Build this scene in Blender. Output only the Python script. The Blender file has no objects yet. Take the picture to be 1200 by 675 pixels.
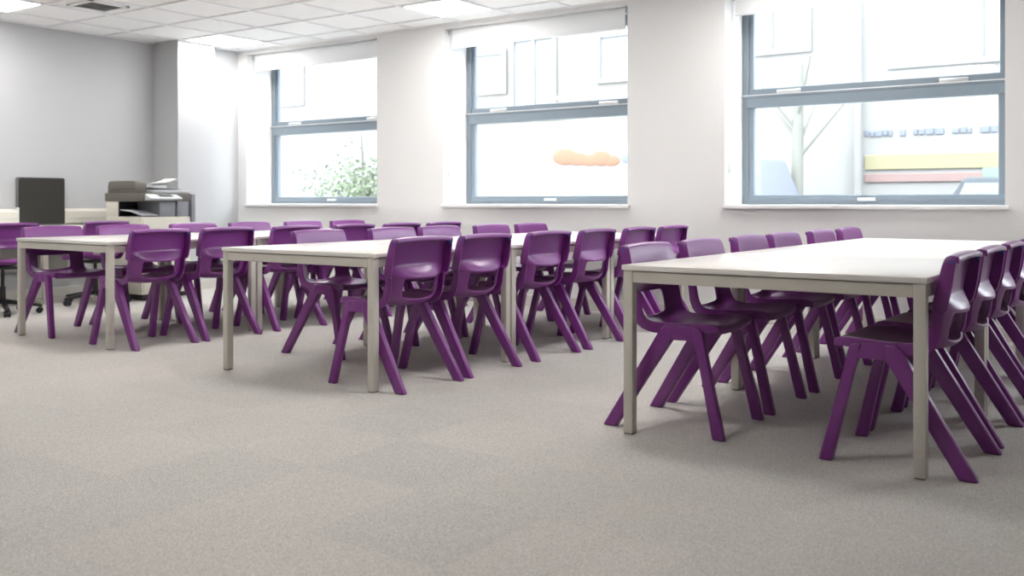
import bpy, bmesh, math, random
from mathutils import Vector, Matrix
random.seed(4)
S = bpy.context.scene
COL = S.collection

# ------------------------------------------------------------------ helpers
def srgb(h):
    h = h.lstrip('#')
    out = []
    for i in (0, 2, 4):
        c = int(h[i:i+2], 16) / 255
        out.append(c / 12.92 if c <= .04045 else ((c + .055) / 1.055) ** 2.4)
    return (*out, 1)

def mat(name, color, rough=.5, metal=0, spec=.5, emis=None, estr=0, coat=0, bump=None, noise=None):
    m = bpy.data.materials.new(name); m.use_nodes = True
    nt = m.node_tree; b = nt.nodes['Principled BSDF']
    c = srgb(color) if isinstance(color, str) else color
    b.inputs['Base Color'].default_value = c
    b.inputs['Roughness'].default_value = rough
    b.inputs['Metallic'].default_value = metal
    b.inputs['Specular IOR Level'].default_value = spec
    b.inputs['Coat Weight'].default_value = coat
    b.inputs['Coat Roughness'].default_value = .2
    if emis:
        b.inputs['Emission Color'].default_value = srgb(emis) if isinstance(emis, str) else emis
        b.inputs['Emission Strength'].default_value = estr
    tc = nt.nodes.new('ShaderNodeTexCoord')
    if noise:                                   # (scale, amount): gentle mottling of the base colour
        n = nt.nodes.new('ShaderNodeTexNoise'); n.inputs['Scale'].default_value = noise[0]; n.inputs['Detail'].default_value = 4
        r = nt.nodes.new('ShaderNodeMapRange')
        r.inputs['To Min'].default_value = 1 - noise[1]; r.inputs['To Max'].default_value = 1 + noise[1]
        mx = nt.nodes.new('ShaderNodeVectorMath'); mx.operation = 'SCALE'
        mx.inputs[0].default_value = c[:3]
        nt.links.new(tc.outputs['Object'], n.inputs['Vector'])
        nt.links.new(n.outputs['Fac'], r.inputs['Value'])
        nt.links.new(r.outputs['Result'], mx.inputs['Scale'])
        nt.links.new(mx.outputs['Vector'], b.inputs['Base Color'])
    if bump:                                    # (scale, strength)
        n = nt.nodes.new('ShaderNodeTexNoise'); n.inputs['Scale'].default_value = bump[0]; n.inputs['Detail'].default_value = 3
        bp = nt.nodes.new('ShaderNodeBump'); bp.inputs['Strength'].default_value = bump[1]; bp.inputs['Distance'].default_value = .002
        nt.links.new(tc.outputs['Object'], n.inputs['Vector'])
        nt.links.new(n.outputs['Fac'], bp.inputs['Height'])
        nt.links.new(bp.outputs['Normal'], b.inputs['Normal'])
    return m

def new_bm(): return bmesh.new()

def add_box(bm, x0, x1, y0, y1, z0, z1, bev=0, seg=2):
    vs = [bm.verts.new((x, y, z)) for x in (x0, x1) for y in (y0, y1) for z in (z0, z1)]
    f = [(0,1,3,2),(4,6,7,5),(0,4,5,1),(2,3,7,6),(0,2,6,4),(1,5,7,3)]
    fs = [bm.faces.new([vs[i] for i in q]) for q in f]
    if bev:
        es = list({e for q in fs for e in q.edges})
        bmesh.ops.bevel(bm, geom=es, offset=bev, segments=seg, affect='EDGES', profile=.5)

def add_prism(bm, poly, axis, a, b, bev=0, seg=2, shear=None):
    """poly in the plane normal to axis ('y': (x,z), 'x': (y,z), 'z': (x,y)); shear(u,v)->offset along axis"""
    def P(u, v, w):
        o = shear(u, v) if shear else 0
        return {'y': (u, w + o, v), 'x': (w + o, u, v), 'z': (u, v, w + o)}[axis]
    A = [bm.verts.new(P(u, v, a)) for u, v in poly]
    B = [bm.verts.new(P(u, v, b)) for u, v in poly]
    n = len(poly); fs = [bm.faces.new(A), bm.faces.new(B[::-1])]
    for i in range(n):
        fs.append(bm.faces.new([A[i], B[i], B[(i+1) % n], A[(i+1) % n]]))
    if bev:
        es = list({e for q in fs for e in q.edges})
        bmesh.ops.bevel(bm, geom=es, offset=bev, segments=seg, affect='EDGES', profile=.5)

def add_cyl(bm, p, q, r, r2=None, n=20, cap=True):
    p, q = Vector(p), Vector(q); r2 = r if r2 is None else r2
    d = (q - p).normalized()
    u = d.orthogonal().normalized(); v = d.cross(u)
    A = []; B = []
    for i in range(n):
        t = 2 * math.pi * i / n; o = u * math.cos(t) + v * math.sin(t)
        A.append(bm.verts.new(p + o * r)); B.append(bm.verts.new(q + o * r2))
    for i in range(n):
        bm.faces.new([A[i], B[i], B[(i+1) % n], A[(i+1) % n]])
    if cap:
        bm.faces.new(A); bm.faces.new(B[::-1])

def add_sphere(bm, c, r, sx=1, sy=1, sz=1, u=16, v=10):
    bmesh.ops.create_uvsphere(bm, u_segments=u, v_segments=v, radius=r, matrix=Matrix.Translation(c) @ Matrix.Diagonal((sx, sy, sz, 1)))

def obj(name, bm, m, parent=None, smooth=True, angle=35):
    bmesh.ops.recalc_face_normals(bm, faces=bm.faces[:])
    me = bpy.data.meshes.new(name); bm.to_mesh(me); bm.free()
    me.materials.append(m)
    if smooth:
        for p in me.polygons: p.use_smooth = True
        me.set_sharp_from_angle(angle=math.radians(angle))
    o = bpy.data.objects.new(name, me); COL.objects.link(o)
    if parent: o.parent = parent
    return o

def bake(o):
    dg = bpy.context.evaluated_depsgraph_get(); dg.update()
    me = bpy.data.meshes.new_from_object(o.evaluated_get(dg))
    o.modifiers.clear(); o.data = me

def tag(o, label, cat=None, group=None, kind=None):
    o['label'] = label
    if cat: o['category'] = cat
    if group: o['group'] = group
    if kind: o['kind'] = kind
    return o

def thing(name, label, cat, loc=(0, 0, 0), rz=0, group=None):
    o = bpy.data.objects.new(name, None); COL.objects.link(o)
    o.location = loc; o.rotation_euler = (0, 0, rz); o.empty_display_size = .1
    return tag(o, label, cat, group)

def struct(name, bm, m, label=None, smooth=False):
    o = obj(name, bm, m, smooth=smooth); o['kind'] = 'structure'
    if label: o['label'] = label
    return o

def dup(root, loc, rz, label, group=None):
    r = root.copy(); COL.objects.link(r); r.location = loc; r.rotation_euler = (0, 0, rz)
    r['label'] = label
    if group: r['group'] = group
    for ch in list(root.children):
        c = ch.copy(); COL.objects.link(c); c.parent = r
        for g in list(ch.children):
            d = g.copy(); COL.objects.link(d); d.parent = c
    return r

# ------------------------------------------------------------------ camera
cam = bpy.data.cameras.new('camera'); co = bpy.data.objects.new('camera', cam); COL.objects.link(co)
co.location = (0, 0, .970); co.rotation_euler = (math.pi/2, 0, .6143)
cam.sensor_width = 36; cam.lens = 36 * 1137.24 / 1200
cam.shift_y = (235.87 - 337.5) / 1200
cam.clip_end = 200
cam.dof.use_dof = True; cam.dof.focus_distance = 5.0; cam.dof.aperture_fstop = 2.8
S.camera = co

# ------------------------------------------------------------------ materials
wall_m = mat('wall_paint', '#e5e4e3', .75, bump=(400, .05))
reveal_m = mat('reveal_paint', '#efefef', .6)
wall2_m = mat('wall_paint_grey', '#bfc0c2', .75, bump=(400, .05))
ceil_m = mat('ceiling_tile', '#f8f8f7', .9, bump=(500, .35), noise=(300, .03))
grid_m = mat('ceiling_grid', '#f2f2f2', .5)
frame_m = mat('window_frame_grey', '#78828b', .45)
frame2_m = mat('window_sash_grey', '#7d8993', .4)
silver_m = mat('brushed_silver', '#d9dadb', .35, metal=.6)
blind_m = mat('roller_blind', '#f6f6f6', .8)
_nt = blind_m.node_tree; _t = _nt.nodes.new('ShaderNodeBsdfTranslucent'); _t.inputs[0].default_value = (.9, .9, .9, 1)
_mx = _nt.nodes.new('ShaderNodeMixShader'); _mx.inputs[0].default_value = .3
_nt.links.new(_nt.nodes['Principled BSDF'].outputs[0], _mx.inputs[1]); _nt.links.new(_t.outputs[0], _mx.inputs[2])
_nt.links.new(_mx.outputs[0], _nt.nodes['Material Output'].inputs['Surface'])
blind_br = mat('blind_bracket', '#a7a9ad', .5)
sill_m = mat('sill_gloss_white', '#e9e9ea', .35)
skirt_m = mat('skirting_white', '#d8d5cf', .45)
top_m = mat('white_laminate', '#eae6e1', .28, spec=.55)
edge_m = mat('laminate_edge', '#ddd9d2', .5)
metal_m = mat('silver_grey_powdercoat', '#ccc7be', .42, spec=.5)
pad_m = mat('black_foot', '#2b2a2a', .6)
purple_m = mat('purple_polypropylene', '#7a2f82', .31, spec=.6, coat=.15, bump=(900, .08))
dot_m = mat('blue_plug', '#3d57b4', .35)
black_m = mat('black_plastic', '#1d1d1f', .4)
caster_m = mat('black_caster', '#2a2c30', .35)
trunk_m = mat('cream_trunking', '#dedad0', .45)
panel_m = mat('charcoal_fabric', '#34332f', .9, bump=(600, .6), noise=(200, .1))
panel_e = mat('panel_edge_trim', '#77757a', .5)
cop_w = mat('copier_cream', '#dcd8cb', .5)
cop_d = mat('copier_dark_grey', '#6b665f', .5)
cop_b = mat('copier_black', '#18181a', .35)
cop_g = mat('copier_mid_grey', '#8b8d94', .45)
cop_l = mat('copier_light_grey', '#c3c6ca', .4)
paper_m = mat('paper_white', '#f4f4f2', .8)
desk_m = mat('desk_laminate', '#e6e3dc', .45)
grey_m = mat('grey_panel', '#9a9894', .6)

# carpet: half-metre tiles, alternate lay, flecked pile
def carpet():
    m = bpy.data.materials.new('flecked_grey_carpet_tiles'); m.use_nodes = True
    nt = m.node_tree; N = nt.nodes; L = nt.links; b = N['Principled BSDF']
    b.inputs['Roughness'].default_value = .95; b.inputs['Specular IOR Level'].default_value = .15
    b.inputs['Sheen Weight'].default_value = .0
    tc = N.new('ShaderNodeTexCoord'); sep = N.new('ShaderNodeSeparateXYZ'); L.new(tc.outputs['Object'], sep.inputs[0])
    def mth(op, a, bb=None):
        n = N.new('ShaderNodeMath'); n.operation = op
        for i, v in enumerate((a, bb)):
            if v is None: continue
            if isinstance(v, (int, float)): n.inputs[i].default_value = v
            else: L.new(v, n.inputs[i])
        return n.outputs[0]
    tx = mth('DIVIDE', mth('ADD', sep.outputs['X'], 3.13 + 20), .5); ty = mth('DIVIDE', mth('ADD', sep.outputs['Y'], -1.98 + 20), .5)
    fx = mth('FLOOR', tx); fy = mth('FLOOR', ty)
    cmb = N.new('ShaderNodeCombineXYZ'); L.new(fx, cmb.inputs[0]); L.new(fy, cmb.inputs[1])
    wn = N.new('ShaderNodeTexWhiteNoise'); wn.noise_dimensions = '2D'; L.new(cmb.outputs[0], wn.inputs['Vector'])
    par = mth('MODULO', mth('ADD', fx, fy), 2)                     # 0 / 1
    tone = mth('ADD', mth('MULTIPLY', par, .012), mth('MULTIPLY', wn.outputs['Value'], .05))
    # flecks
    n1 = N.new('ShaderNodeTexNoise'); n1.inputs['Scale'].default_value = 210; n1.inputs['Detail'].default_value = 6; n1.inputs['Roughness'].default_value = .8
    L.new(tc.outputs['Object'], n1.inputs['Vector'])
    n2 = N.new('ShaderNodeTexNoise'); n2.inputs['Scale'].default_value = 1.3; n2.inputs['Detail'].default_value = 3
    L.new(tc.outputs['Object'], n2.inputs['Vector'])
    n3 = N.new('ShaderNodeTexVoronoi'); n3.inputs['Scale'].default_value = 260
    L.new(tc.outputs['Object'], n3.inputs['Vector'])
    cellv = N.new('ShaderNodeSeparateColor'); L.new(n3.outputs['Color'], cellv.inputs[0])
    f = mth('ADD', mth('MULTIPLY', mth('SUBTRACT', n1.outputs['Fac'], .5), 2.3), mth('MULTIPLY', mth('SUBTRACT', cellv.outputs[0], .5), .42))
    f = mth('ADD', f, mth('MULTIPLY', mth('SUBTRACT', n2.outputs['Fac'], .5), .16))
    val = mth('ADD', mth('ADD', .93, tone), f)
    # fine seams between the tiles
    sx = mth('ABSOLUTE', mth('SUBTRACT', mth('FRACT', tx), .5)); sy = mth('ABSOLUTE', mth('SUBTRACT', mth('FRACT', ty), .5))
    seam = mth('GREATER_THAN', mth('MAXIMUM', sx, sy), .4965)
    val = mth('SUBTRACT', val, mth('MULTIPLY', seam, .05))
    warm = N.new('ShaderNodeMix'); warm.data_type = 'RGBA'
    L.new(mth('ADD', mth('MULTIPLY', wn.outputs['Value'], .5), mth('MULTIPLY', n2.outputs['Fac'], .5)), warm.inputs['Factor'])
    warm.inputs['A'].default_value = srgb('#bcbab6'); warm.inputs['B'].default_value = srgb('#c0bab5')
    vm = N.new('ShaderNodeVectorMath'); vm.operation = 'SCALE'; L.new(warm.outputs['Result'], vm.inputs[0]); L.new(val, vm.inputs['Scale'])
    L.new(vm.outputs['Vector'], b.inputs['Base Color'])
    bp = N.new('ShaderNodeBump'); bp.inputs['Strength'].default_value = .5; bp.inputs['Distance'].default_value = .003
    L.new(n1.outputs['Fac'], bp.inputs['Height']); L.new(bp.outputs['Normal'], b.inputs['Normal'])
    return m
carpet_m = carpet()

def glass():
    m = bpy.data.materials.new('window_glass'); m.use_nodes = True
    nt = m.node_tree; nt.nodes.clear()
    o = nt.nodes.new('ShaderNodeOutputMaterial'); mx = nt.nodes.new('ShaderNodeMixShader')
    t = nt.nodes.new('ShaderNodeBsdfTransparent'); g = nt.nodes.new('ShaderNodeBsdfGlossy')
    t.inputs['Color'].default_value = (.96, .98, .98, 1); g.inputs['Roughness'].default_value = .02
    mx.inputs[0].default_value = .06
    nt.links.new(t.outputs[0], mx.inputs[1]); nt.links.new(g.outputs[0], mx.inputs[2]); nt.links.new(mx.outputs[0], o.inputs[0])
    return m
glass_m = glass()

# ------------------------------------------------------------------ room shell
XL, YW, ZC = -9.46, 7.473, 2.716
XR, YB = 4.0, -3.4
TH = .46                                         # depth of the window wall
OX, OW, OP = -9.0585, 2.0604, 2.9562             # first opening, its width, the pitch
ZS, ZH = .944, 2.68
openings = [(OX + i*OP, OX + i*OP + OW) for i in range(4)]
TILE = .626; GX, GY = -7.108, 6.536

bm = new_bm(); add_box(bm, XL-.3, XR+.3, YB-.3, YW+.02, -.2, 0); struct('floor', bm, carpet_m, 'grey flecked carpet tiles')
bm = new_bm(); add_box(bm, XL-.3, XR+.3, YB-.3, YW+TH, ZC+.012, ZC+.3); struct('ceiling', bm, ceil_m, 'white mineral-fibre ceiling tiles')
bm = new_bm()
k0 = math.ceil((XL - GX)/TILE); k1 = math.floor((XR - GX)/TILE)
for k in range(k0, k1+1):
    x = GX + k*TILE; add_box(bm, x-.012, x+.012, YB, YW, ZC, ZC+.0125)
k0 = math.ceil((YB - GY)/TILE); k1 = math.floor((YW - GY)/TILE)
for k in range(k0, k1+1):
    y = GY + k*TILE; add_box(bm, XL, XR, y-.012, y+.012, ZC+.0003, ZC+.0127)
# wall angle trim
add_box(bm, XL, XL+.022, YB, YW, ZC-.001, ZC+.0125); add_box(bm, XL, XR, YW-.022, YW, ZC-.001, ZC+.0125)
struct('trim_1', bm, grid_m, 'white ceiling grid bars')

bm = new_bm()
xs = [XL-.3] + [v for o in openings for v in o] + [XR+.3]
for i in range(0, len(xs), 2): add_box(bm, xs[i], xs[i+1], YW, YW+TH, 0, ZC+.012)
for a, b in openings:
    add_box(bm, a, b, YW, YW+TH, 0, ZS-.03)
    add_box(bm, a, b, YW, YW+TH, ZH, ZC+.012)
bmesh.ops.remove_doubles(bm, verts=bm.verts[:], dist=1e-5)
struct('wall_back', bm, wall_m, 'pale wall holding the windows')
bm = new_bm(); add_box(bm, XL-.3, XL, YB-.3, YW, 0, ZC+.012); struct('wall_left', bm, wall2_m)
bm = new_bm(); add_box(bm, XR, XR+.3, YB-.3, YW, 0, ZC+.012); struct('wall_right', bm, wall_m)
bm = new_bm(); add_box(bm, XL, XR, YB-.3, YB, 0, ZC+.012); struct('wall_front', bm, wall_m)
# square column on the left wall and the shallower boxing beside it
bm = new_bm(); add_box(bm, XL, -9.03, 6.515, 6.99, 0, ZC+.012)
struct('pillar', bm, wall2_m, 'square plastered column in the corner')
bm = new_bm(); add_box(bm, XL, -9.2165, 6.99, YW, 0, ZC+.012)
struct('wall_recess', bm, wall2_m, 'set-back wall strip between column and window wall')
# skirting boards
def skirting(name, x0, x1, y0, y1):
    bm = new_bm(); add_box(bm, x0, x1, y0, y1, 0, .1, .004, 2); struct(name, bm, skirt_m)
skirting('baseboard_back', -9.2165, XR, YW-.016, YW)
skirting('baseboard_left', XL, XL+.016, YB, 6.515)
skirting('baseboard_column', -9.03, -9.014, 6.50, 7.0)
skirting('baseboard_right', XR-.016, XR, YB, YW)
skirting('baseboard_front', XL, XR, YB, YB+.016)

# ------------------------------------------------------------------ windows
YG = YW + .3705
def window(n, a, b):
    r = bpy.data.objects.new('window_%d' % n, None); COL.objects.link(r); r['kind'] = 'structure'
    r.location = (a, YG, ZS); w = b - a
    r['label'] = 'grey framed two-part window'
    def bx(bm, x0, x1, z0, z1, y0, y1, bev=.004): add_box(bm, x0, x1, y0, y1, z0-ZS, z1-ZS, bev, 1)
    # outer frame
    bm = new_bm()
    bx(bm, 0, .055, ZS, ZH, 0, .07); bx(bm, w-.055, w, ZS, ZH, 0, .07)
    bx(bm, .0545, w-.0545, ZS, ZS+.04, .001, .069); bx(bm, .0545, w-.0545, ZH-.05, ZH, .001, .069)
    bx(bm, 0, w, 1.835, 1.862, -.012, .07)
    obj('frame', bm, frame_m, r)
    # lower sash
    bm = new_bm()
    bx(bm, .045, .10, ZS+.03, 1.84, .012, .06); bx(bm, w-.10, w-.045, ZS+.03, 1.84, .012, .06)
    bx(bm, .045, w-.045, ZS+.025, ZS+.078, .006, .06); bx(bm, .045, w-.045, 1.755, 1.84, -.006, .06)
    s = obj('lower_sash', bm, frame2_m, r)
    bm = new_bm(); add_box(bm, .09, w-.09, .032, .040, .06, 1.77-ZS); obj('pane', bm, glass_m, s, smooth=False)
    bm = new_bm(); add_box(bm, w/2-.07, w/2+.07, -.022, .008, .03, .055, .004); obj('handle', bm, silver_m, s)
    # upper sash
    bm = new_bm()
    bx(bm, .05, .092, 1.86, ZH-.04, .022, .065); bx(bm, w-.092, w-.05, 1.86, ZH-.04, .022, .065)
    bx(bm, .05, w-.05, 1.858, 1.915, .018, .065); bx(bm, .05, w-.05, ZH-.1, ZH-.04, .020, .064)
    s = obj('upper_sash', bm, frame2_m, r)
    bm = new_bm(); add_box(bm, .085, w-.085, .040, .048, 1.90-ZS, ZH-.08-ZS); obj('pane', bm, glass_m, s, smooth=False)
    for hx in (.40, w-.40):
        bm = new_bm(); add_box(bm, hx-.10, hx+.10, -.006, .02, 1.866-ZS, 1.895-ZS, .004); obj('handle', bm, silver_m, s)
    # thin bright drip strip along the meeting rail
    bm = new_bm(); add_box(bm, .0, w, -.016, -.010, 1.855-ZS, 1.863-ZS, .001, 1); obj('weather_strip', bm, silver_m, r)
    # sill board, its nose proud of the wall
    bm = new_bm(); add_box(bm, -.005, w+.03, YW-.04-YG, YW-.001-YG, -.034, -.002, .006)
    add_box(bm, .001, w-.001, YW-.01-YG, .0, -.029, -.001); obj('sill', bm, sill_m, r)
for i, (a, b) in enumerate(openings): window(i+1, a, b)

wn = ['leftmost window beside the column', 'second window from the left', 'large window behind the right-hand tables', 'window beyond the right edge']
for i, (a, b) in enumerate(openings):
    r = thing('roller_blind', 'rolled-up white roller blind at the top of the %s' % wn[i], 'blind', (a, YW, 0), 0, 'roller blinds over the windows')
    w = b - a
    bm = new_bm(); add_cyl(bm, (.05, .09, 2.655), (w-.05, .09, 2.655), .022, n=24); obj('roller', bm, blind_m, r)
    bm = new_bm(); add_box(bm, .06, w-.06, .064, .067, 2.50, 2.655); obj('fabric', bm, blind_m, r, smooth=False)
    bm = new_bm(); add_box(bm, .06, w-.06, .056, .075, 2.482, 2.502, .006); obj('bottom_bar', bm, blind_m, r)
    for x in (.03, w-.05):
        bm = new_bm(); add_box(bm, x, x+.02, .05, .13, 2.62, 2.68, .003); obj('bracket', bm, blind_br, r)
    bm = new_bm(); add_cyl(bm, (.028, .075, 1.0), (.028, .075, 2.64), .0022, n=8); add_cyl(bm, (.028, .105, 1.0), (.028, .105, 2.64), .0022, n=8)
    ch = obj('chain', bm, blind_br, r)
    bm = new_bm(); add_box(bm, .001, .022, .07, .11, 1.20, 1.30, .006); obj('chain_tensioner', bm, blind_m, ch)

# ------------------------------------------------------------------ ceiling lights and vent
light_d = mat('light_diffuser', '#ffffff', .6, emis=(1, .978, .95, 1), estr=18)
light_f = mat('light_rim', '#f4f4f4', .4)
lights = [(GX + TILE*(-2.5 + 5*i), GY + TILE*(.5 - 4*j), i, j) for i in range(5) for j in range(4) if (j < 2 and i < 4 and (i, j) != (3, 1)) or (j == 2 and i < 3)]
names = {(0, 0): 'square ceiling light panel above the corner column', (1, 0): 'square ceiling light panel above the second window',
         (0, 1): 'square ceiling light panel at the top left corner, over the copier side desk'}
for x, y, i, j in lights:
    lab = names.get((i, j), 'square ceiling light panel out of view')
    r = thing('ceiling_light', lab, 'ceiling light', (x, y, ZC), 0, 'recessed ceiling light panels')
    h = TILE/2 - .012
    bm = new_bm()
    for a in ((-h, -h+.018, -h, h), (h-.018, h, -h, h), (-h, h, -h, -h+.018), (-h, h, h-.018, h)): add_box(bm, a[0], a[1], a[2], a[3], -.002, .011)
    obj('rim', bm, light_f, r, smooth=False)
    bm = new_bm(); add_box(bm, -h+.017, h-.017, -h+.017, h-.017, .002, .0105); obj('diffuser', bm, light_d, r, smooth=False)
vx, vy = GX - TILE*1.5, GY - TILE*2.5
r = thing('ceiling_vent', 'small square grey louvred ceiling vent beside the top left light', 'vent', (vx, vy, ZC), 0)
bm = new_bm()
for a in ((-.19, -.155, -.19, .19), (.155, .19, -.19, .19), (-.19, .19, -.19, -.155), (-.19, .19, .155, .19)): add_box(bm, *a, -.006, .0115, .002, 1)
obj('vent_frame', bm, grid_m, r)
bm = new_bm(); add_box(bm, -.156, .156, -.156, .156, .006, .0115); obj('backing', bm, mat('vent_dark', '#8a8b8f', .7), r, smooth=False)
bm = new_bm()
for k in range(11):
    y = -.145 + k*.029
    add_prism(bm, [(y-.009, -.003), (y-.007, -.005), (y+.009, .005), (y+.007, .006)], 'x', -.156, .156)
obj('louvres', bm, mat('vent_slat', '#b4b5b7', .5), r, smooth=False)

# ------------------------------------------------------------------ tables
W, LM, TZ = 1.2, 1.2, .705
def make_table(label):
    r = thing('table', label, 'table', (0, 0, 0), 0, 'white square tables pushed together in rows')
    bm = new_bm(); add_box(bm, 0, W, 0, LM, TZ-.022, TZ, .003, 2); obj('tabletop', bm, top_m, r)
    t = .042; z0, z1 = TZ-.072, TZ-.026
    bm = new_bm()
    add_box(bm, .006+t, W-.006-t, .008, .008+.025, z0, z1, .002, 1); add_box(bm, .006+t, W-.006-t, LM-.033, LM-.008, z0, z1, .002, 1)
    add_box(bm, .008, .033, .006+t, LM-.006-t, z0, z1, .002, 1); add_box(bm, W-.033, W-.008, .006+t, LM-.006-t, z0, z1, .002, 1)
    add_box(bm, .03, W-.03, .03, LM-.03, TZ-.028, TZ-.0222)
    obj('apron', bm, metal_m, r)
    for x in (.006, W-.006-t):
        for y in (.006, LM-.006-t):
            bm = new_bm(); add_box(bm, x, x+t, y, y+t, .004, TZ-.0225, .003, 2); l = obj('leg', bm, metal_m, r)
            bm = new_bm(); add_box(bm, x+.003, x+t-.003, y+.003, y+t-.003, 0, .0045, .001, 1); obj('foot_pad', bm, pad_m, l)
    return r
rows = {'R': (-1.9612, 3.5717, .0005), 'M': (-4.5938, 3.6055, -.006), 'L': (-6.9795, 3.6689, -.0209)}
rown = {'R': 'right-hand', 'M': 'middle', 'L': 'left-hand'}
pos = ['nearest the camera', 'in the middle of the row', 'farthest, by the window wall']
tproto = None
for k, (x, y, rz) in rows.items():
    for i in range(3):
        d = i * 1.207
        loc = (x - d*math.sin(rz), y + d*math.cos(rz), 0)
        lab = 'white square table with pale grey legs, %s row, %s' % (rown[k], pos[i])
        if tproto is None:
            tproto = make_table(lab); tproto.location = loc; tproto.rotation_euler.z = rz
        else: dup(tproto, loc, rz, lab)

# ------------------------------------------------------------------ chairs
# profile rows: centre (x,z), side (x,z), half width, flange vector (dx,dz) on the outer edge
ROWS = [
 ((.226, .418), (.214, .420), .168, (0, -.004)),
 ((.246, .428), (.232, .432), .182, (0, -.010)),
 ((.250, .441), (.236, .447), .188, (0, -.020)),
 ((.236, .450), (.220, .460), .193, (0, -.030)),
 ((.185, .446), (.175, .464), .197, (0, -.036)),
 ((.100, .432), (.095, .459), .200, (0, -.038)),
 ((.010, .422), (.010, .454), .200, (0, -.040)),
 ((-.060, .420), (-.045, .455), .201, (-.006, -.042)),
 ((-.112, .428), (-.080, .463), .202, (-.024, -.036)),
 ((-.144, .438), (-.094, .480), .203, (-.036, -.026)),
 ((-.157, .449), (-.102, .500), .203, (-.040, -.016)),
 ((-.163, .457), (-.106, .508), .203, (-.040, -.012)),
 ((-.172, .510), (-.112, .545), .203, (-.038, -.008)),
 ((-.188, .566), (-.119, .580), .204, (-.036, -.005)),
 ((-.189, .575), (-.119, .590), .221, (-.048, -.004)),
 ((-.179, .597), (-.122, .606), .223, (-.050, -.003)),
 ((-.160, .619), (-.127, .628), .224, (-.050, -.002)),
 ((-.150, .632), (-.131, .642), .224, (-.050, -.002)),
 ((-.150, .690), (-.143, .695), .223, (-.046, -.001)),
 ((-.155, .740), (-.153, .742), .220, (-.042, -.001)),
 ((-.161, .770), (-.161, .764), .216, (-.038, -.001)),
 ((-.168, .781), (-.168, .774), .213, (-.032, -.002)),
 ((-.184, .785), (-.182, .777), .213, (-.020, -.002)),
 ((-.206, .781), (-.199, .773), .213, (-.005, -.002)),
 ((-.209, .776), (-.202, .768), .213, (-.002, -.002)),
 ((-.208, .764), (-.202, .757), .214, (-.0005, -.004)),
]
TS = [0, .22, .44, .61, .66, .79, .91, .975, 1.0]
SLOT = (11, 13)                                  # rows between which the lower-back slot is open
def shell_mesh():
    bm = new_bm(); grid = []
    cr = bm.edges.layers.float.new('crease_edge')
    for (c, s, hw, fl) in ROWS:
        line = []
        def pt(t, sg):
            g = abs(t) ** 2.4
            x = c[0] + (s[0]-c[0])*g; z = c[1] + (s[1]-c[1])*g
            return (x, sg*hw*t, z)
        right = [pt(t, 1) for t in TS]
        e = right[-1]
        right += [(e[0]+fl[0]*.25, e[1]+.0025, e[2]+fl[1]*.25), (e[0]+fl[0]*.9, e[1]+.003, e[2]+fl[1]*.9), (e[0]+fl[0], e[1]+.002, e[2]+fl[1])]
        left = [(x, -y, z) for x, y, z in right[1:]][::-1]
        grid.append([bm.verts.new(p) for p in left + right])
    n = len(grid[0]); mid = n // 2
    ts = [0]*n
    for j in range(n):
        k = abs(j-mid); ts[j] = TS[k] if k < len(TS) else 1.1
    for i in range(len(grid)-1):
        for j in range(n-1):
            if SLOT[0] <= i < SLOT[1] and max(ts[j], ts[j+1]) <= .62: continue
            bm.faces.new([grid[i][j], grid[i][j+1], grid[i+1][j+1], grid[i+1][j]])
    def crease(v1, v2, w):
        e = bm.edges.get((v1, v2))
        if e: e[cr] = w
    for i in range(len(grid)-1):
        for j in range(n):
            if ts[j] == 1.0: crease(grid[i][j], grid[i+1][j], .45)
            if ts[j] == .61 and SLOT[0] <= i < SLOT[1]: crease(grid[i][j], grid[i+1][j], 1)
    for j in range(n-1):
        for i, w_ in ((SLOT[0], 1), (SLOT[1], 1), (17, .8), (14, .5)):
            if max(ts[j], ts[j+1]) <= 1.0: crease(grid[i][j], grid[i][j+1], w_ if (i not in SLOT or max(ts[j], ts[j+1]) < .62) else 0)
        if min(ts[j], ts[j+1]) >= .9: crease(grid[13][j], grid[13][j+1], .8); crease(grid[14][j], grid[14][j+1], .9)
    return bm
def leg_poly_front(): return [(.228, 0), (.281, 0), (.174, .425), (.168, .440), (.155, .449), (.120, .449), (.142, .385), (.150, .362)]
def leg_poly_rear(): return [(-.274, 0), (-.209, 0), (.024, .366), (.046, .393), (.050, .449), (.008, .449), (-.004, .442), (-.013, .430)]
def make_chair_shell(r):
    bm = shell_mesh(); o = obj('seat_shell', bm, purple_m, r, angle=60)
    m = o.modifiers.new('s', 'SOLIDIFY'); m.thickness = .008; m.offset = 0; m.edge_crease_outer = .7; m.edge_crease_inner = .7; m.edge_crease_rim = .3
    m = o.modifiers.new('b', 'SUBSURF'); m.levels = 2; m.render_levels = 2
    bake(o)
    return o
def make_chair(label):
    r = thing('chair', label, 'chair')
    make_chair_shell(r)
    for sg in (-1, 1):
        sh = lambda u, v, sg=sg: sg * .026 * (1 - v/.44)
        a, b = sorted((sg*.184, sg*.219))
        bm = new_bm(); add_prism(bm, leg_poly_front(), 'y', a, b, .009, 3, sh); obj('leg', bm, purple_m, r, angle=30)
        bm = new_bm(); add_prism(bm, leg_poly_rear(), 'y', a, b, .009, 3, sh); obj('leg', bm, purple_m, r, angle=30)
        bm = new_bm(); add_prism(bm, [(.150, .447), (.0, .449), (.030, .386), (.046, .394), (.130, .396), (.148, .385)], 'y', a+.0015, b-.0015, .004, 2, sh)
        obj('leg_bridge', bm, purple_m, r, angle=30)
        bm = new_bm(); add_cyl(bm, (-.184, sg*.206, .752), (-.184, sg*.2245, .752), .009, n=16); obj('plug', bm, dot_m, r)['label'] = 'round blue plug'
    return r
ordn = ['first', 'second', 'third', 'fourth', 'fifth', 'sixth']
pi = math.pi
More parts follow.
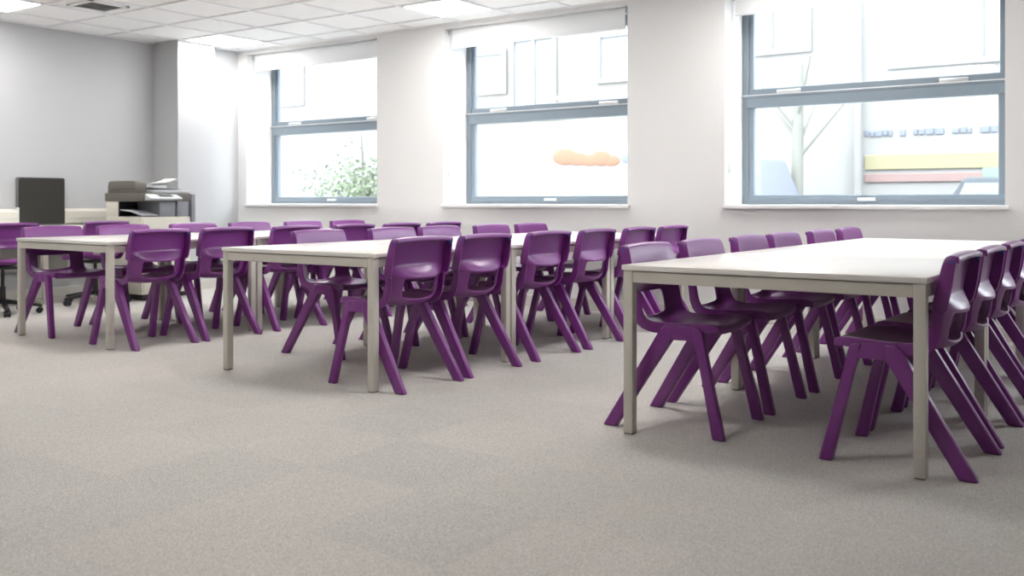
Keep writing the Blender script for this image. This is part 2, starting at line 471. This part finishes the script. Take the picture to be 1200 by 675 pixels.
chairs = {
 'Rr': (-.88, pi, 'R', 'right', [3.885, 4.45, 5.02, 5.60, 6.17, 6.75]),
 'Rl': (-1.84, 0, 'R', 'left', [3.92, 4.50, 5.13, 5.68, 6.38, 7.01]),
 'Mr': (-3.506, pi, 'M', 'right', [3.90, 4.45, 5.11, 5.70, 6.30, 6.85]),
 'Ml': (-4.53, 0, 'M', 'left', [4.47, 5.17, 5.70, 6.36, 6.93]),
 'Lr': (-5.86, pi, 'L', 'right', [3.96, 4.50, 5.14, 5.75, 6.32, 6.88]),
 'Ll': (-6.86, 0, 'L', 'left', [3.965, 4.55, 5.20, 5.80, 6.43, 7.01]),
}
cproto = None
for k, (x, rz, row, side, ys) in chairs.items():
    rot = rows[row][2]
    for i, y in enumerate(ys):
        lab = 'purple plastic chair, %s side of the %s table row, %s from the camera' % (side, rown[row], ordn[i])
        g = 'purple chairs along the table rows'
        xx = x - rot*(y - 3.67)
        a = rz + rot + random.uniform(-.025, .025)
        if cproto is None:
            cproto = make_chair(lab); cproto['group'] = g; cproto.location = (xx, y, 0); cproto.rotation_euler.z = a
        else: dup(cproto, (xx, y, 0), a, lab, g)

# swivel chairs at the left desk
def make_swivel(label):
    r = thing('swivel_chair', label, 'swivel chair', group='purple swivel chairs by the left wall')
    make_chair_shell(r)
    bm = new_bm(); add_box(bm, -.09, .09, -.09, .09, .385, .412, .006); add_cyl(bm, (0, 0, .20), (0, 0, .39), .015)
    obj('gas_lift', bm, black_m, r)
    bm = new_bm(); add_cyl(bm, (0, 0, .09), (0, 0, .24), .027, .024, n=24); obj('column_cover', bm, black_m, r)
    for k in range(5):
        t = 2*pi*k/5 + .35; c, s = math.cos(t), math.sin(t)
        bm = new_bm()
        add_prism(bm, [(0, .125), (.04, .125), (.30, .078), (.315, .066), (.31, .054), (.04, .088), (0, .088)], 'y', -.02, .02, .005, 2)
        bmesh.ops.rotate(bm, verts=bm.verts[:], matrix=Matrix.Rotation(t, 3, 'Z'))
        leg = obj('base_leg', bm, black_m, r)
        bm = new_bm()
        p = Vector((c*.292, s*.292, .026)); q = Vector((-s, c, 0))
        for sg in (-1, 1): add_cyl(bm, p + q*sg*.006, p + q*sg*.026, .026, n=20)
        add_cyl(bm, p - q*.008, p + q*.008, .02, n=16); add_cyl(bm, p, p + Vector((0, 0, .04)), .008, n=12)
        obj('caster', bm, caster_m, leg)
    return r
sw = make_swivel('purple swivel chair on black star base at the far left, by the dark panel')
sw.location = (-8.40, 4.30, 0); sw.rotation_euler.z = pi - .08
dup(sw, (-8.56, 5.26, 0), pi + .03, 'purple swivel chair on a black star base, in front of the copier', 'purple swivel chairs by the left wall')

# ------------------------------------------------------------------ left wall furniture
# dado trunking: two lengths
def trunk(y0, y1, x1, label, cap=True):
    r = thing('cable_trunking', label, 'cable trunking', (XL+.001, y0, .74), 0, 'cream dado trunking on the left wall')
    L = y1 - y0
    bm = new_bm(); add_prism(bm, [(0, 0), (x1-.008, 0), (x1, .010), (x1, .125), (x1-.014, .155), (0, .155)], 'y', 0, L, 0); obj('cover', bm, trunk_m, r, smooth=False)
    bm = new_bm(); add_box(bm, x1-.002, x1+.004, .001, L-.001, .060, .068, .001, 1); obj('divider_strip', bm, skirt_m, r)
    if cap:
        bm = new_bm(); add_box(bm, 0, x1+.004, L-.001, L+.012, -.004, .170, .004); obj('end_cap', bm, sill_m, r)
trunk(YB+.02, 4.955, .07, 'cream cable trunking ending in a white cap at the far left, below the wall')
trunk(5.452, 6.51, .05, 'cream cable trunking on the wall between the dark panel and the copier', False)
# dark acoustic panel
r = thing('fabric_panel', 'upright dark charcoal fabric panel with rounded corners against the left wall', 'panel', (XL, 5.21, .735))
def rrect(y0, y1, z0, z1, rad, n=6):
    out = []
    for cy, cz, a0 in ((y1-rad, z1-rad, 0), (y0+rad, z1-rad, 90), (y0+rad, z0+rad, 180), (y1-rad, z0+rad, 270)):
        for i in range(n+1):
            a = math.radians(a0 + 90*i/n); out.append((cy + rad*math.cos(a), cz + rad*math.sin(a)))
    return out
bm = new_bm(); add_prism(bm, rrect(-.243, .243, 0, .473, .022), 'x', .006, .040, 0); obj('trim_edge', bm, panel_e, r)
bm = new_bm(); add_prism(bm, rrect(-.234, .234, .008, .466, .018), 'x', .036, .048, 0); obj('fabric_face', bm, panel_m, r)
# desk along the wall
r = thing('desk', 'pale long desk against the left wall behind the swivel chairs', 'desk', (XL, 3.1, 0))
bm = new_bm(); add_box(bm, .02, .62, 0, 2.42, .705, .73, .003); obj('desktop', bm, desk_m, r)
bm = new_bm(); add_box(bm, .045, .063, .05, 2.37, .28, .70, .002, 1); obj('modesty_panel', bm, grey_m, r)
for y in (.03, 1.83, 2.35):
    bm = new_bm(); add_prism(bm, [(.50, .70), (.56, .70), (.60, .02), (.55, .02)], 'y', y, y+.05, .004); add_box(bm, .06, .60, y, y+.05, 0, .028, .004); add_box(bm, .06, .58, y+.003, y+.047, .675, .7045, .003)
    obj('leg', bm, metal_m, r)

# ------------------------------------------------------------------ photocopier (front faces +X)
cx0, cx1, cy0, cy1 = -8.97, -8.365, 5.625, 6.185
D, Wd = cx1-cx0, cy1-cy0
r = thing('photocopier', 'cream and grey office photocopier standing beside the corner column', 'photocopier', (cx0, cy0, 0))
bm = new_bm(); add_box(bm, .02, D-.02, .02, Wd-.02, .015, .06, .004); obj('plinth', bm, cop_b, r)
bm = new_bm(); add_box(bm, 0, D, 0, Wd, .06, .817, .008); body = obj('body', bm, cop_w, r)
for i, (z0, z1) in enumerate(((.09, .25), (.26, .42), (.43, .59))):
    bm = new_bm(); add_box(bm, D-.002, D+.014, .015, Wd-.015, z0, z1, .005); d = obj('paper_drawer', bm, cop_w, r)
    bm = new_bm(); add_box(bm, D+.012, D+.018, Wd/2-.09, Wd/2+.09, z1-.045, z1-.018, .003); obj('drawer_grip', bm, cop_d, d)
bm = new_bm(); add_box(bm, D-.002, D+.010, .015, Wd-.015, .60, .80, .005); obj('front_door', bm, cop_w, r)
# output cavity: open at the near corner
bm = new_bm(); add_box(bm, 0, .215, .002, Wd, .817, .968, .006); obj('rear_column', bm, cop_w, r)
bm = new_bm(); add_box(bm, .21, D-.03, .20, Wd-.005, .817, .968, .004); obj('inner_wall', bm, cop_g, r)
bm = new_bm(); add_box(bm, .21, .235, .004, .24, .817, .966); add_box(bm, .21, D-.02, .01, Wd-.1, .8165, .822); obj('cavity_lining', bm, cop_b, r, smooth=False)
bm = new_bm(); add_box(bm, D-.04, D, Wd-.36, Wd-.19, .817, .968, .004); obj('front_pillar', bm, cop_g, r)
bm = new_bm(); add_box(bm, D-.04, D, Wd-.155, Wd-.02, .817, .968, .004); obj('side_pillar', bm, cop_g, r)
bm = new_bm(); add_prism(bm, [(.215, .880), (.40, .868), (.58, .828), (.58, .836), (.40, .880), (.215, .892)], 'y', .01, .20, .001, 1); obj('output_tray', bm, cop_l, r)
bm = new_bm(); add_box(bm, -.01, D+.004, -.006, Wd, .968, 1.052, .008); obj('scanner', bm, cop_d, r)
bm = new_bm(); add_prism(bm, [(D-.02, .975), (D+.10, .985), (D+.11, 1.0), (D-.01, 1.045)], 'y', .03, Wd-.17, .004); cp = obj('control_panel', bm, cop_l, r)
bm = new_bm(); add_prism(bm, [(D+.025, 1.033), (D+.075, 1.017), (D+.076, 1.020), (D+.026, 1.036)], 'y', .16, .30, 0); obj('screen', bm, cop_b, cp, smooth=False)
bm = new_bm(); add_prism(bm, [(D+.010, 1.030), (D+.110, .996), (D+.113, 1.002), (D+.013, 1.040)], 'y', .032, .12, 0); obj('keypad', bm, paper_m, cp, smooth=False)
# document feeder: tall rounded block on the near side, tray to the right
bm = new_bm(); add_prism(bm, [(.03, 1.053), (.50, 1.053), (.505, 1.13), (.49, 1.16), (.46, 1.172), (.08, 1.172), (.045, 1.160), (.032, 1.13)], 'y', .0, .125, .008); fd = obj('document_feeder', bm, cop_d, r)
bm = new_bm(); add_box(bm, .10, .50, -.003, .003, 1.085, 1.090); obj('seam', bm, cop_b, fd, smooth=False)
bm = new_bm(); add_box(bm, .04, .57, .16, Wd+.01, 1.053, 1.082, .006); obj('platen_cover', bm, cop_l, r)
bm = new_bm(); add_prism(bm, [(.16, 1.098), (.50, 1.088), (.50, 1.098), (.16, 1.108)], 'x', .09, .53, .002); obj('document_tray', bm, cop_g, r)
bm = new_bm()
for x in (.118, .425): add_box(bm, x, x+.012, .25, .40, 1.09, 1.130, .003)
obj('paper_guide', bm, cop_l, r)
# right side plate / bypass
bm = new_bm(); add_box(bm, .03, D+.02, Wd+.0, Wd+.045, .76, 1.042, .006); obj('side_unit', bm, cop_g, r)
# papers lying in the feeder: loose stack and a curled sheet
for (x, y, z, a, tilt, lab) in ((.14, .185, 1.112, .03, .02, 'white paper stack lying in the copier feeder, left'), (.20, .34, 1.132, -.05, .24, 'white paper sheet tilting up over the copier tray, right')):
    bm = new_bm()
    for i in range(5):
        dx = random.uniform(-.006, .006)
        vs = []
        for k in range(6):
            u = k/5; zz = z + i*.006 + tilt*.12*u*u*1.6
            vs.append((y + u*.20, zz))
        poly = vs + [(yy, zz+.0012) for yy, zz in vs[::-1]]
        add_prism(bm, poly, 'x', x+dx, x+dx+.21, 0)
    o = obj('paper_stack', bm, paper_m); o.location = (cx0, cy0, 0)
    tag(o, lab, 'paper', 'papers on the copier')

# ------------------------------------------------------------------ the street outside
ext = lambda n, c, e=.0: mat(n, c, .8, noise=(2.5, .04))
b1 = ext('render_cream', '#706e6a'); b2 = ext('render_white', '#727274'); b3 = ext('shop_white', '#7a7a7a'); wgl = ext('house_glass', '#787c80')
bfr = ext('house_window_frame', '#747474'); brk = ext('pale_brick', '#6a625e'); orange_m = ext('orange_sign', '#7b5a48'); blue_m = ext('blue_sign', '#636976')
yel_m = ext('yellow_sign', '#7b7760'); red_m = ext('red_sign', '#776462'); road_m = ext('asphalt', '#8a8a8a'); green_m = ext('foliage', '#64705a'); bark_m = ext('bark', '#6d6e69')
navy_m = ext('car_blue', '#686d79'); dark_m = ext('car_dark', '#43494f'); tgreen = ext('green_shop', '#64736c')
bm = new_bm(); add_box(bm, -60, 40, YW+TH+.002, 40, -.5, -.15); o = struct('ground', bm, road_m, 'street outside the windows')
YF = 16.0
def facade(x0, x1, h, m, label, wins, bands):
    r = thing('building', label, 'building', (0, YF, -.15))
    bm = new_bm(); add_box(bm, x0, x1, 0, 6, 0, h); obj('wall', bm, m, r, smooth=False)
    for (a, b, z0, z1, nm) in wins:
        bm = new_bm()
        fr = .09
        add_box(bm, a, b, -.06, -.001, z0, z0+fr); add_box(bm, a, b, -.06, -.001, z1-fr, z1); add_box(bm, a, a+fr, -.06, -.001, z0+fr, z1-fr); add_box(bm, b-fr, b, -.06, -.001, z0+fr, z1-fr)
        for q in range(1, nm):
            u = a + (b-a)*q/nm; add_box(bm, u-.04, u+.04, -.05, -.001, z0+fr, z1-fr)
        w = obj('window', bm, bfr, r, smooth=False)
        bm = new_bm(); add_box(bm, a+fr, b-fr, -.012, -.002, z0+fr, z1-fr); obj('pane', bm, wgl, w, smooth=False)
    for (a, b, z0, z1, mm, nm) in bands:
        bm = new_bm(); add_box(bm, a, b, -.04, .0, z0, z1, .01, 1); obj(nm, bm, mm, r)
    return r
facade(-26, -13.3, 9, b2, 'white rendered building across the street behind the leftmost window', [(-24, -22, 3.4, 5.2, 2), (-19.5, -17.3, 3.4, 5.2, 2)], [(-26, -13.3, 2.75, 2.9, b3, 'string_course')])
bB = facade(-13.3, -7.0, 9, b1, 'cream building across the street behind the second window', [(-12.6, -11.4, 3.3, 4.2, 1), (-11.3, -10.2, 2.85, 4.4, 2), (-9.3, -8.2, 3.35, 4.3, 1)],
   [(-13.3, -10.0, 2.72, 2.8, brk, 'string_course'), (-9.5, -7.0, 2.85, 2.92, brk, 'string_course'), (-13.3, -7.0, .9, 2.3, b3, 'shop_fascia'), (-13.3, -7.0, 2.3, 2.36, bfr, 'cornice')])
# orange rounded mark on the fascia, with a blue one beside it
bm = new_bm()
for (dx, dz, rr, sx) in ((-10.0, 1.98, .19, 1.1), (-9.72, 1.93, .15, 1.2), (-9.45, 1.90, .13, 1.2), (-9.2, 1.93, .17, 1.0), (-8.98, 1.88, .12, 1.2)):
    add_sphere(bm, (dx, -.045, dz), rr, sx*1.35, .12, .85)
obj('sign_mark', bm, orange_m, bB)['label'] = 'orange sign mark'
bm = new_bm(); add_sphere(bm, (-8.62, -.045, 1.92), .12, 1.2, .12, .8); obj('sign_mark', bm, blue_m, bB)['label'] = 'blue sign mark'
bC = facade(-7.0, 4.0, 9, b3, 'white shop building across the street behind the third window', [(-6.6, -5.2, 3.6, 5.0, 2), (-2.7, -1.6, 3.2, 4.4, 2)],
   [(-4.35, 1.0, 1.62, 1.86, yel_m, 'yellow_sign_band'), (-4.35, 1.0, 1.42, 1.56, red_m, 'red_sign_band'), (-7.0, -4.6, 3.0, 3.05, bfr, 'string_course'), (-4.0, 1.0, 3.2, 3.24, bfr, 'string_course')])
bm = new_bm(); x_ = -4.35; rnd = random.Random(8)
while x_ < -.6:                                    # the row of dark blue marks on the white fascia, unreadable in the photograph
    w_ = rnd.uniform(.05, .13); add_box(bm, x_, x_+w_, -.03, -.001, 2.14+rnd.uniform(0, .02), 2.26-rnd.uniform(0, .03), .01, 1); x_ += w_ + (.02 if rnd.random() < .8 else .12)
obj('sign_lettering', bm, blue_m, bC)
bm = new_bm(); add_cyl(bm, (-4.42, -.14, 0), (-4.42, -.14, 8.8), .06); obj('drainpipe', bm, bfr, bC)
# street tree trunks and shrubs
def tree(x, y, h, crown, label):
    r = thing('tree', label, 'tree', (x, y, -.15))
    bm = new_bm(); add_cyl(bm, (0, 0, 0), (.05, 0, h), .11, .07, n=12)
    for k in range(5):
        a = k*1.3; add_cyl(bm, (.02, 0, h*.55+k*.15), (math.cos(a)*.8, math.sin(a)*.5, h*.55+k*.15+.9), .035, .015, n=8)
    obj('trunk', bm, bark_m, r)
    if crown:
        bm = new_bm(); rnd = random.Random(int(x*10))
        for k in range(2600):
            p = Vector((rnd.gauss(0, .55), rnd.gauss(0, .4), crown + rnd.gauss(0, .32)))
            n = Vector((rnd.uniform(-1, 1), rnd.uniform(-1, 1), rnd.uniform(-1, 1))).normalized(); u = n.orthogonal().normalized()*.034; v = n.cross(u)
            bm.faces.new([bm.verts.new(p+u), bm.verts.new(p+v), bm.verts.new(p-u), bm.verts.new(p-v)])
        obj('foliage', bm, green_m, r, smooth=False)
tree(-5.0, 14.6, 3.2, None, 'slim bare street tree seen through the third window')
tree(-13.1, 13.6, 1.6, 1.25, 'low leafy green tree seen at the bottom of the leftmost window')
tree(-20.0, 14.0, 3.4, 3.9, 'taller thin street tree seen through the leftmost window')
# parked vehicles, only their roofs reach above the sill line
def car(x, y, m, L, H, label, nm='car'):
    r = thing(nm, label, nm, (x, y, -.15))
    bm = new_bm(); add_prism(bm, [(0, .3), (0, .85), (.5*L*.3, .95), (L*.28, H), (L*.82, H), (L*.95, .95), (L, .85), (L, .3)], 'y', 0, 1.7, .06); bd = obj('body', bm, m, r)
    bm = new_bm(); add_prism(bm, [(L*.2, .98), (L*.3, H-.07), (L*.8, H-.07), (L*.9, .98)], 'y', -.01, 1.71, 0); obj('side_glass', bm, wgl, bd, smooth=False)
    for u in (.18, .8):
        for w_ in (0.02, 1.5):
            bm = new_bm(); add_cyl(bm, (L*u, w_, .31), (L*u, w_+.18, .31), .31, n=24); obj('wheel', bm, pad_m, r)
car(-6.6, 12.6, navy_m, 1.9, 1.75, 'pale blue van roof seen through the left of the third window', 'van')
car(-2.85, 13.2, dark_m, 1.6, 1.42, 'small dark car roof seen low in the third window')
r = thing('bollard_sign', 'mint green street sign seen low at the right of the third window', 'sign', (-2.3, 15.2, -.15))
bm = new_bm(); add_cyl(bm, (0, 0, 0), (0, 0, 1.2), .04, n=10); obj('post', bm, bfr, r)
bm = new_bm(); add_box(bm, -.2, .2, -.03, .03, 1.2, 1.6, .02); obj('sign_board', bm, tgreen, r)

# ------------------------------------------------------------------ light
w = bpy.data.worlds.new('sky'); S.world = w; w.use_nodes = True
bg = w.node_tree.nodes['Background']; bg.inputs['Color'].default_value = (.92, .96, 1, 1); bg.inputs['Strength'].default_value = 7.9
sun = bpy.data.lights.new('sun', 'SUN'); so = bpy.data.objects.new('sun', sun); COL.objects.link(so)
sun.energy = 1.2; sun.angle = .02; sun.color = (1, .96, .9); so.rotation_euler = (math.radians(48), 0, math.radians(-15))
for i, (a, b) in enumerate(openings):             # portals only guide sampling of the sky through each opening
    l = bpy.data.lights.new('window_portal', 'AREA'); l.shape = 'RECTANGLE'; l.size = b-a; l.size_y = ZH-ZS; l.cycles.is_portal = True
    o = bpy.data.objects.new('window_portal', l); COL.objects.link(o)
    o.location = ((a+b)/2, YW+TH+.02, (ZS+ZH)/2); o.rotation_euler = (-math.pi/2, 0, 0)

vs = S.view_settings; vs.view_transform = 'Standard'; vs.look = 'None'; vs.gamma = 1; vs.use_curve_mapping = False
vs.exposure = .6
